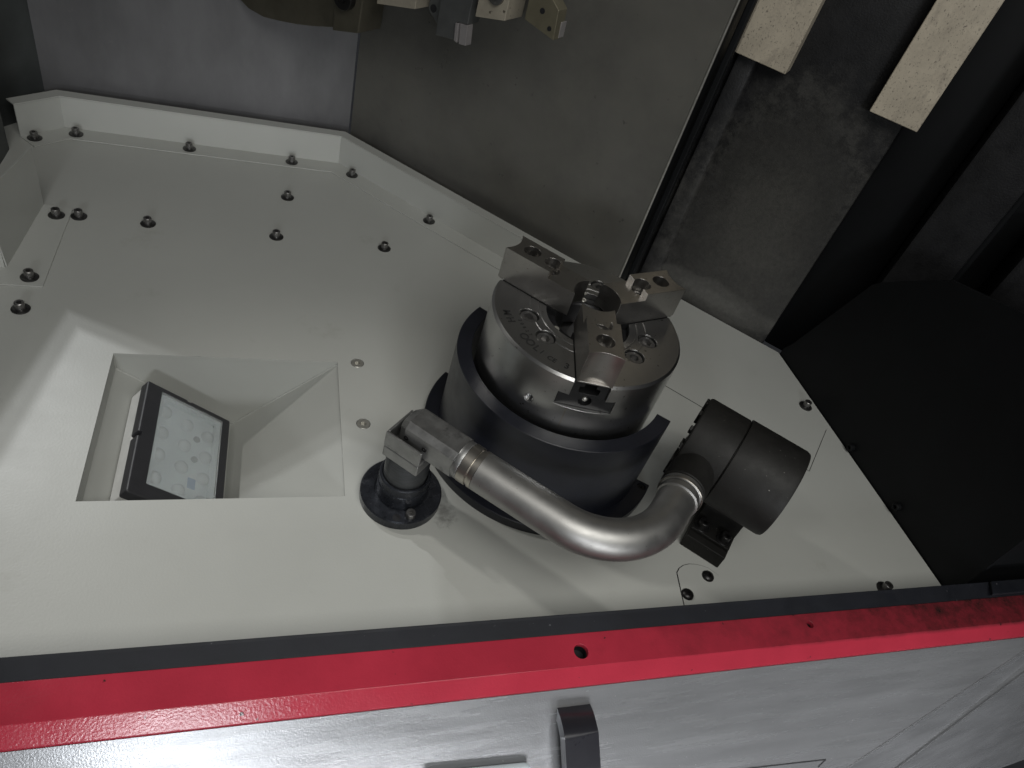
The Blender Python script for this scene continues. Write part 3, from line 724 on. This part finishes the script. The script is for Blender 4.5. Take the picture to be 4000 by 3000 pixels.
# foot: two-step block with two cap screws
bm = nb(); prism(bm, [(0.2085, -0.0240), (0.2572, -0.0240), (0.2572, 0.045), (0.2085, 0.045)], 0.0004, 0.0200, FU); bevel(bm, 0.0010, 2); ft = obj('foot_block', bm, MT['drum'], drum)
bm = nb(); prism(bm, [(0.2092, -0.0140), (0.2565, -0.0140), (0.2565, 0.044), (0.2092, 0.044)], 0.0202, 0.0250, FU); bevel(bm, 0.0008, 2); obj('foot_step', bm, MT['drum'], ft)
bm = nb(); prism(bm, [(0.2100, 0.0050), (0.2560, 0.0050), (0.2560, 0.0430), (0.2100, 0.0430)], 0.0252, 0.0700, FU); obj('foot_web', bm, MT['drum'], ft)
for u in (0.2190, 0.2465):
    p = U(u, -0.0050, 0.0250)
    bm = nb(); caphead(bm, 0.0058, 0.0080, 0, 0.0032, 0.005); s = obj('cap_screw', bm, MT['oxide'], ft, True, loc=(0, 0, 0)); s.location = p + Vector((0, 0, 0.0017)) - wloc(ft); s.rotation_euler.z = random.random()
    bm = nb(); lathe(bm, [(0.004, 0), (0.0088, 0), (0.0090, 0.0010), (0.0085, 0.0016), (0.004, 0.0016)], n=28); s = obj('washer', bm, MT['oxide'], ft, True, loc=(0, 0, 0)); s.location = p - wloc(ft)

# ------------------------------------------------------------------ lamp in the recess
sl = (Vector((0.1227 - 0.0, 0, -0.1204 + 0.0237))).normalized()
LD = RX * sl.x + ZX * sl.z                      # down the slope
LN = LD.cross(RY); LN = LN if LN.z > 0 else -LN
LO = FR @ Vector((0.0, 0, -0.0237))
FL = frame(LO, LD, RY, LN)
lampt = thing('work_lamp', LO + LD * 0.08 - RY * 0.1, 'black framed square work lamp with clear lens buried in the sloping recess', 'lamp')
s0, s1, y0, y1 = 0.0226, 0.1326, -0.1870, -0.0307
TB = 0.0200   # thickness of the taped housing
bm = nb(); box(bm, (s0 + 0.0015, y0 + 0.002, 0.0006), (s1 - 0.002, y1 - 0.002, TB), FL); bevel(bm, 0.0015, 2); obj('taped_housing', bm, MT['tape'], lampt)
i0, i1, j0, j1 = 0.0410, 0.1220, -0.1695, -0.0375
FL0 = FL; FL = FL @ Matrix.Translation((-0.0052, -0.0095, TB - 0.0110))
s0 += 0.0052; s1 += 0.0052; y0 += 0.0095; y1 += 0.0095; i0 += 0.0052; i1 += 0.0052; j0 += 0.0095; j1 += 0.0095
bm = nb(); box(bm, (s0, y0, 0.0112), (s1, y1, 0.0255), FL); bevel(bm, 0.0025, 3)
c1 = nb(); box(c1, (i0, j0, 0.0150), (i1, j1, 0.04), FL)
cs = [c1]
for lo, hi in (((0.078, y1 - 0.0032, 0.0), (0.084, y1 + 0.01, 0.05)), ((s0 - 0.01, -0.104, 0.0), (s0 + 0.0045, -0.097, 0.05)), ((s1 - 0.0035, -0.150, 0.0), (s1 + 0.01, -0.143, 0.05)), ((0.078, y0 - 0.01, 0.0), (0.084, y0 + 0.0032, 0.05))):
    c = nb(); box(c, lo, hi, FL); cs.append(c)
bm = boolean(bm, cs); obj('bezel', bm, MT['bezel'], lampt)
bm = nb(); box(bm, (i0 + 0.0002, j0 + 0.0002, 0.0152), (i1 - 0.0002, j1 - 0.0002, 0.0160), FL); bo = obj('led_board', bm, MT['board'], lampt)
cols = [0.0580, 0.0855, 0.1120]; rws = [-0.0480, -0.0790, -0.1100, -0.1420]
for ci, sx in enumerate(cols):
    for ri, yy in enumerate(rws):
        bm = nb(); lathe(bm, [(0.0080 * math.cos(t), 0.0066 * math.sin(t)) for t in [k * PI / 14 for k in range(7)]] + [(0, 0.0066)], FL @ Matrix.Translation((sx + ci * 0.001, yy - ci * 0.004, 0.0162)), n=20)
        obj('led_lens', bm, MT['dome'], bo, True, 60)
for sx, yy in ((0.1010, -0.0660), (0.1010, -0.0960), (0.1240, -0.0330), (0.0490, -0.0330)):
    bm = nb(); lathe(bm, [(0, 0), (0.0042, 0), (0.0042, 0.0012), (0, 0.0012)], FL @ Matrix.Translation((sx, yy, 0.0161)), n=18); obj('board_screw', bm, MT['boardk'], bo, True)
bm = nb(); box(bm, (0.0965, -0.1370, 0.0161), (0.1060, -0.1230, 0.0165), FL); obj('blue_sticker', bm, MT['blue'], bo)
bm = nb(); box(bm, (i0 + 0.0003, j0 + 0.0003, 0.0235), (i1 - 0.0003, j1 - 0.0003, 0.0250), FL); obj('lens_pane', bm, MT['glass'], lampt)
bm = nb()
for lo, hi in (((i0 + .0004, j0 + .0004), (i0 + .0060, j1 - .0004)), ((i1 - .0060, j0 + .0004), (i1 - .0004, j1 - .0004)), ((i0 + .0062, j1 - .0060), (i1 - .0062, j1 - .0004)), ((i0 + .0062, j0 + .0004), (i1 - .0062, j0 + .0060))):
    box(bm, (lo[0], lo[1], 0.0163), (hi[0], hi[1], 0.0215), FL)
obj('lens_gasket', bm, MT['board'], lampt)

# ------------------------------------------------------------------ front sill: seal, red frame, grey ledge
SE = Vector((1, -0.0238, 0)).normalized(); SN = Vector((0.0238, 1, 0)).normalized()
SO = Vector((-0.1139, 0, 0))
FS = frame(SO, SE, SN, ZX)
SX0, SX1 = -0.62, 0.80
def sillbar(name, prof, m, parent, bv=0.0, x0=SX0, x1=SX1, smooth=False):
    bm = nb(); prism(bm, prof, x0, x1, FS @ RTZ)
    if bv: bevel(bm, bv, 2, 25)
    return obj(name, bm, m, parent, smooth)
sill = thing('door_sill', FS @ Vector((0, -0.28, 0)), 'red painted door sill with a black rubber seal running across the front', 'door sill')
sillbar('rubber_seal', [(-0.2627, 0.0600), (-0.2627, -0.0100), (-0.2800, -0.0100), (-0.2800, 0.0560), (-0.2655, 0.0592)], MT['rubber'], sill, 0.0006)
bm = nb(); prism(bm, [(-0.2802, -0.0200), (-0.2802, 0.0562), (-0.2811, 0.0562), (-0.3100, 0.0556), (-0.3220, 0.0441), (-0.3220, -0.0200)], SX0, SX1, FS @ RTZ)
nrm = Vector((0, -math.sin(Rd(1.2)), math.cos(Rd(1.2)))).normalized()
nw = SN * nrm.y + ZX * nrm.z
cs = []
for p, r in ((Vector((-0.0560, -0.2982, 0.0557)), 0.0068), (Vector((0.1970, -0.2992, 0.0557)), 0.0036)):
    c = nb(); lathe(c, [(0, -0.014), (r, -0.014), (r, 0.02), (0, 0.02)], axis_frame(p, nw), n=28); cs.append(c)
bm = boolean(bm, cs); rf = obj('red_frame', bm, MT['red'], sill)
for p, r in ((Vector((-0.0560, -0.2982, 0.0557)), 0.0067), (Vector((0.1970, -0.2992, 0.0557)), 0.0035)):
    bm = nb(); lathe(bm, [(0, -0.0125), (r, -0.0125), (r, -0.0045)], axis_frame(p, nw), n=28); obj('hole_liner', bm, MT['gap'], rf)
bm = nb(); prism(bm, [(0.572, -0.2800), (0.584, -0.2640), (0.80, -0.2640), (0.80, -0.2800)], 0.0604, 0.0640, FS); bevel(bm, 0.0008, 2); obj('seal_end_plate', bm, MT['rubber'], sill)

ledge = thing('front_apron', FS @ Vector((0, -0.3226, 0.0415)), 'grey textured sheet apron sloping down in front of the red sill', 'apron')
DN = (-SN - ZX).normalized(); AN = (-SN + ZX).normalized()
AP = SO + SN * -0.3226 + ZX * 0.0415
FAP = frame(AP, SE, DN, AN)
def apron(name, pts, m, th=0.002):
    bm = nb(); a = [bm.verts.new(FAP @ Vector(p)) for p in pts]; b = [bm.verts.new(FAP @ (Vector(p) - Vector((0, 0, th)))) for p in pts]; n = len(a)
    bm.faces.new(a); bm.faces.new(b[::-1])
    for i in range(n): bm.faces.new((a[i], b[i], b[(i + 1) % n], a[(i + 1) % n]))
    bevel(bm, 0.0006, 2, 40)
    return obj(name, bm, m, ledge)
def f1(x): return 0.1118 + (x - 0.3579) * (0.012 - 0.1118) / (0.6107 - 0.3579)
def f2(x): return 0.1273 + (x - 0.4694) * (0.0643 - 0.1273) / (0.6126 - 0.4694)
apron('top_sheet', [(-0.62, 0, 0), (0.6405, 0, 0), (0.30, f1(0.30), 0), (0.24, f1(0.24), 0), (-0.62, 0.20, 0)], MT['ledge'])
apron('folded_sheet', [(0.6412, 0.0001, -0.0003), (0.74, 0.0005, -0.030), (0.74, f2(0.74), -0.026), (0.36, f2(0.36), -0.022), (0.2404, f1(0.24) + 0.0002, -0.0003), (0.3004, f1(0.30) + 0.0002, -0.0003)], MT['ledge'])
apron('lower_sheet', [(0.7403, f2(0.74) + 0.0002, -0.0263), (0.78, 0.22, -0.12), (0.34, 0.26, -0.10), (0.3603, f2(0.36) + 0.0002, -0.0223)], MT['ledge'])
bm = nb(); tube(bm, [FAP @ Vector((x, f1(x), -0.0004)) for x in (0.24, 0.6405)], 0.0011, 10); obj('fold_edge', bm, MT['ledge'], ledge, True)
bm = nb(); tube(bm, [FAP @ Vector((0.36, f2(0.36), -0.0222)), FAP @ Vector((0.74, f2(0.74), -0.0262))], 0.0011, 10); obj('fold_edge', bm, MT['ledge'], ledge, True)
bm = nb(); prism(bm, [(-0.60, -0.3222), (0.78, -0.3222), (0.78, -0.3228), (-0.60, -0.3228)], 0.0, 0.0398, FS); obj('shadow_gap', bm, MT['gap'], ledge)
bm = nb()
for a_, b_ in (((0.215, 0.0941), (0.3313, 0.0993)), ((0.3313, 0.0993), (0.322, 0.1055))):
    a_ = Vector(a_); b_ = Vector(b_); t = (b_ - a_).normalized(); n = Vector((-t.y, t.x)) * 0.0005
    bm.faces.new([bm.verts.new(FAP @ Vector((p.x, p.y, 0.0004))) for p in (a_ - n, b_ - n, b_ + n, a_ + n)])
obj('slot_line', bm, MT['gap'], ledge)

# bent black handle bar standing out from the apron
hd = thing('handle_bar', FAP @ Vector((0.057, 0.013, 0)), 'black bent flat handle bar standing out from the grey apron at the bottom edge', 'handle')
path = [FAP @ Vector((0.0560, 0.0150, -0.002)), FAP @ Vector((0.0540, 0.0185, 0.012)), FAP @ Vector((0.0530, 0.0270, 0.0230)), Vector((-0.0690, -0.3660, 0.0340)), Vector((-0.0670, -0.3904, 0.0120)), Vector((-0.0620, -0.4200, -0.0200))]
def spline(P, k):
    Q = [P[0]] + P + [P[-1]]; out = []
    for a, b, c, d in zip(Q, Q[1:], Q[2:], Q[3:]):
        for j in range(k):
            t = j / k
            out.append(0.5 * ((2 * b) + (c - a) * t + (2 * a - 5 * b + 4 * c - d) * t * t + (3 * b - a - 3 * c + d) * t ** 3))
    return out + [P[-1]]
path = spline(path, 4)
bm = nb(); rows = []
for i, p in enumerate(path):
    t = (path[min(i + 1, len(path) - 1)] - path[max(i - 1, 0)]).normalized()
    sx = SE.copy(); sx = (sx - t * sx.dot(t)).normalized(); n = sx.cross(t).normalized()
    n = n if n.dot(AN) > 0 else -n
    n = (AN * t.dot(DN) - DN * t.dot(AN)).normalized()
    rows.append([bm.verts.new(p + sx * a + n * b) for a, b in ((-0.0155, -0.011), (0.0155, -0.011), (0.0155, 0.0), (-0.0155, 0.0))])
for A, B in zip(rows, rows[1:]):
    for i in range(4): bm.faces.new((A[i], A[(i + 1) % 4], B[(i + 1) % 4], B[i]))
bm.faces.new(rows[0]); bm.faces.new(rows[-1][::-1]); bevel(bm, 0.0048, 4, 50)
obj('bar', bm, MT['handle'], hd, True, 40)

# end of a pale hose at the very bottom edge
hs = nb(); tube(hs, [FAP @ Vector(p) for p in ((-0.075, 0.0575, 0.0053), (0.0090, 0.0612, 0.0053), (0.0120, 0.0613, 0.0053), (0.0140, 0.0614, 0.0053))], [0.0050, 0.0050, 0.0046, 0.0032], 28)
tag(obj('hose_end', hs, MT['tubew'], None, True, 40), 'rounded end of a pale bluish hose left of the handle bar', 'hose')

# ------------------------------------------------------------------ turret and tools hanging at the top
TV = 0.2121
def uvz(pts, v0, v1, bm): prism(bm, [(u, z) for u, z in pts], v0, v1, FU @ Matrix(((1, 0, 0, 0), (0, 0, 1, 0), (0, 1, 0, 0), (0, 0, 0, 1))))
tur = thing('tool_turret', U(-0.62, TV, 0.26), 'olive round turret disc cut off by the top edge of the picture', 'turret')
bm = nb(); uvz([(-0.760, 0.245), (-0.7302, 0.2276), (-0.7138, 0.2215), (-0.6845, 0.2204), (-0.6526, 0.2266), (-0.6215, 0.2338), (-0.5912, 0.2425), (-0.5503, 0.2562), (-0.5503, 0.60), (-0.760, 0.60)], TV, TV + 0.05, bm); bevel(bm, 0.0015, 2); obj('disc', bm, MT['turret'], tur)
bm = nb(); uvz([(-0.5498, 0.2530), (-0.5047, 0.2660), (-0.5005, 0.34), (-0.5005, 0.60), (-0.5498, 0.60)], TV - 0.004, TV + 0.045, bm); bevel(bm, 0.0015, 2); sb = obj('station_block', bm, MT['turret'], tur)
bm = nb(); caphead(bm, 0.0155, 0.010, 0, 0.0075, 0.007, 36)
bmesh.ops.transform(bm, matrix=axis_frame(U(-0.5290, TV - 0.0042, 0.3045), -VX), verts=bm.verts[:]); obj('cap_screw', bm, MT['oxide'], sb, True)
def toolthing(name, u, z, label, cat='tool holder'): return thing(name, U(u, TV, z), label, cat)
def tpart(name, pts, v0, v1, m, par, bv=0.0008):
    bm = nb(); uvz(pts, v0, v1, bm); bevel(bm, bv, 2); return obj(name, bm, m, par)
t1 = toolthing('clamp_block', -0.45, 0.32, 'bright steel clamp block beside the turret disc, leftmost of the hanging tools', 'clamp block')
tpart('block', [(-0.4825, 0.3125), (-0.4210, 0.3280), (-0.4205, 0.60), (-0.4825, 0.60)], TV, TV + 0.03, MT['toolb'], t1)
t2 = toolthing('parting_holder', -0.36, 0.31, 'dark grey parting tool holder with a small pale insert at its corner')
tpart('blade_block', [(-0.4120, 0.60), (-0.4120, 0.330), (-0.3850, 0.3100), (-0.3850, 0.60)], TV + 0.016, TV + 0.04, MT['tool'], t2)
bm = nb(); lathe(bm, [(0, 0), (0.0048, 0), (0.0048, 0.0006), (0, 0.0006)], axis_frame(U(-0.4040, TV + 0.0159, 0.3335), -VX), n=20); obj('bolt_hole', bm, MT['gap'], t2)
tpart('body', [(-0.3925, 0.60), (-0.3844, 0.3100), (-0.3545, 0.3149), (-0.3569, 0.3364), (-0.3398, 0.3392), (-0.3398, 0.60)], TV, TV + 0.025, MT['tool'], t2)
tpart('insert_seat', [(-0.3564, 0.3360), (-0.3540, 0.3152), (-0.3492, 0.3140), (-0.3515, 0.3370)], TV - 0.003, TV + 0.010, MT['insert'], t2, 0.0006)
tpart('insert', [(-0.3505, 0.3372), (-0.3470, 0.3131), (-0.3366, 0.3148), (-0.3394, 0.3388)], TV - 0.001, TV + 0.012, MT['insert'], t2, 0.0005)
t3 = toolthing('wedge_block', -0.31, 0.36, 'pale steel wedge block with a screw, hanging third among the tools', 'wedge block')
tpart('block', [(-0.3320, 0.3522), (-0.2903, 0.3624), (-0.2898, 0.60), (-0.3335, 0.60)], TV, TV + 0.042, MT['toolb'], t3)
bm = nb(); lathe(bm, [(0, 0), (0.0105, 0), (0.0102, 0.0035), (0.0060, 0.0040), (0.0055, 0.0022), (0, 0.0022)], axis_frame(U(-0.3080, TV - 0.0002, 0.3850), -VX), n=28); obj('clamp_screw', bm, MT['screw'], t3, True)
t4 = toolthing('turning_holder', -0.24, 0.37, 'olive turning tool holder with two holes, rightmost of the hanging tools')
b4 = tpart('body', [(-0.2689, 0.60), (-0.2652, 0.3740), (-0.2212, 0.3660), (-0.2243, 0.3988), (-0.2365, 0.4080), (-0.2365, 0.60)], TV, TV + 0.022, MT['toolo'], t4)
for u, z, r in ((-0.2445, 0.3910, 0.0033), (-0.2300, 0.3763, 0.0027)):
    bm = nb(); lathe(bm, [(0, 0), (r, 0), (r, 0.0005), (0, 0.0005)], axis_frame(U(u, TV - 0.0001, z), -VX), n=20); obj('hole', bm, MT['gap'], t4)
tpart('insert', [(-0.2222, 0.3672), (-0.2205, 0.3672), (-0.2215, 0.3850), (-0.2232, 0.3850)], TV + 0.012, TV + 0.0245, MT['insert'], t4, 0.0004)
# prototypes are not part of the scene
for o in (SCREW, WASH):
    bpy.data.objects.remove(o)
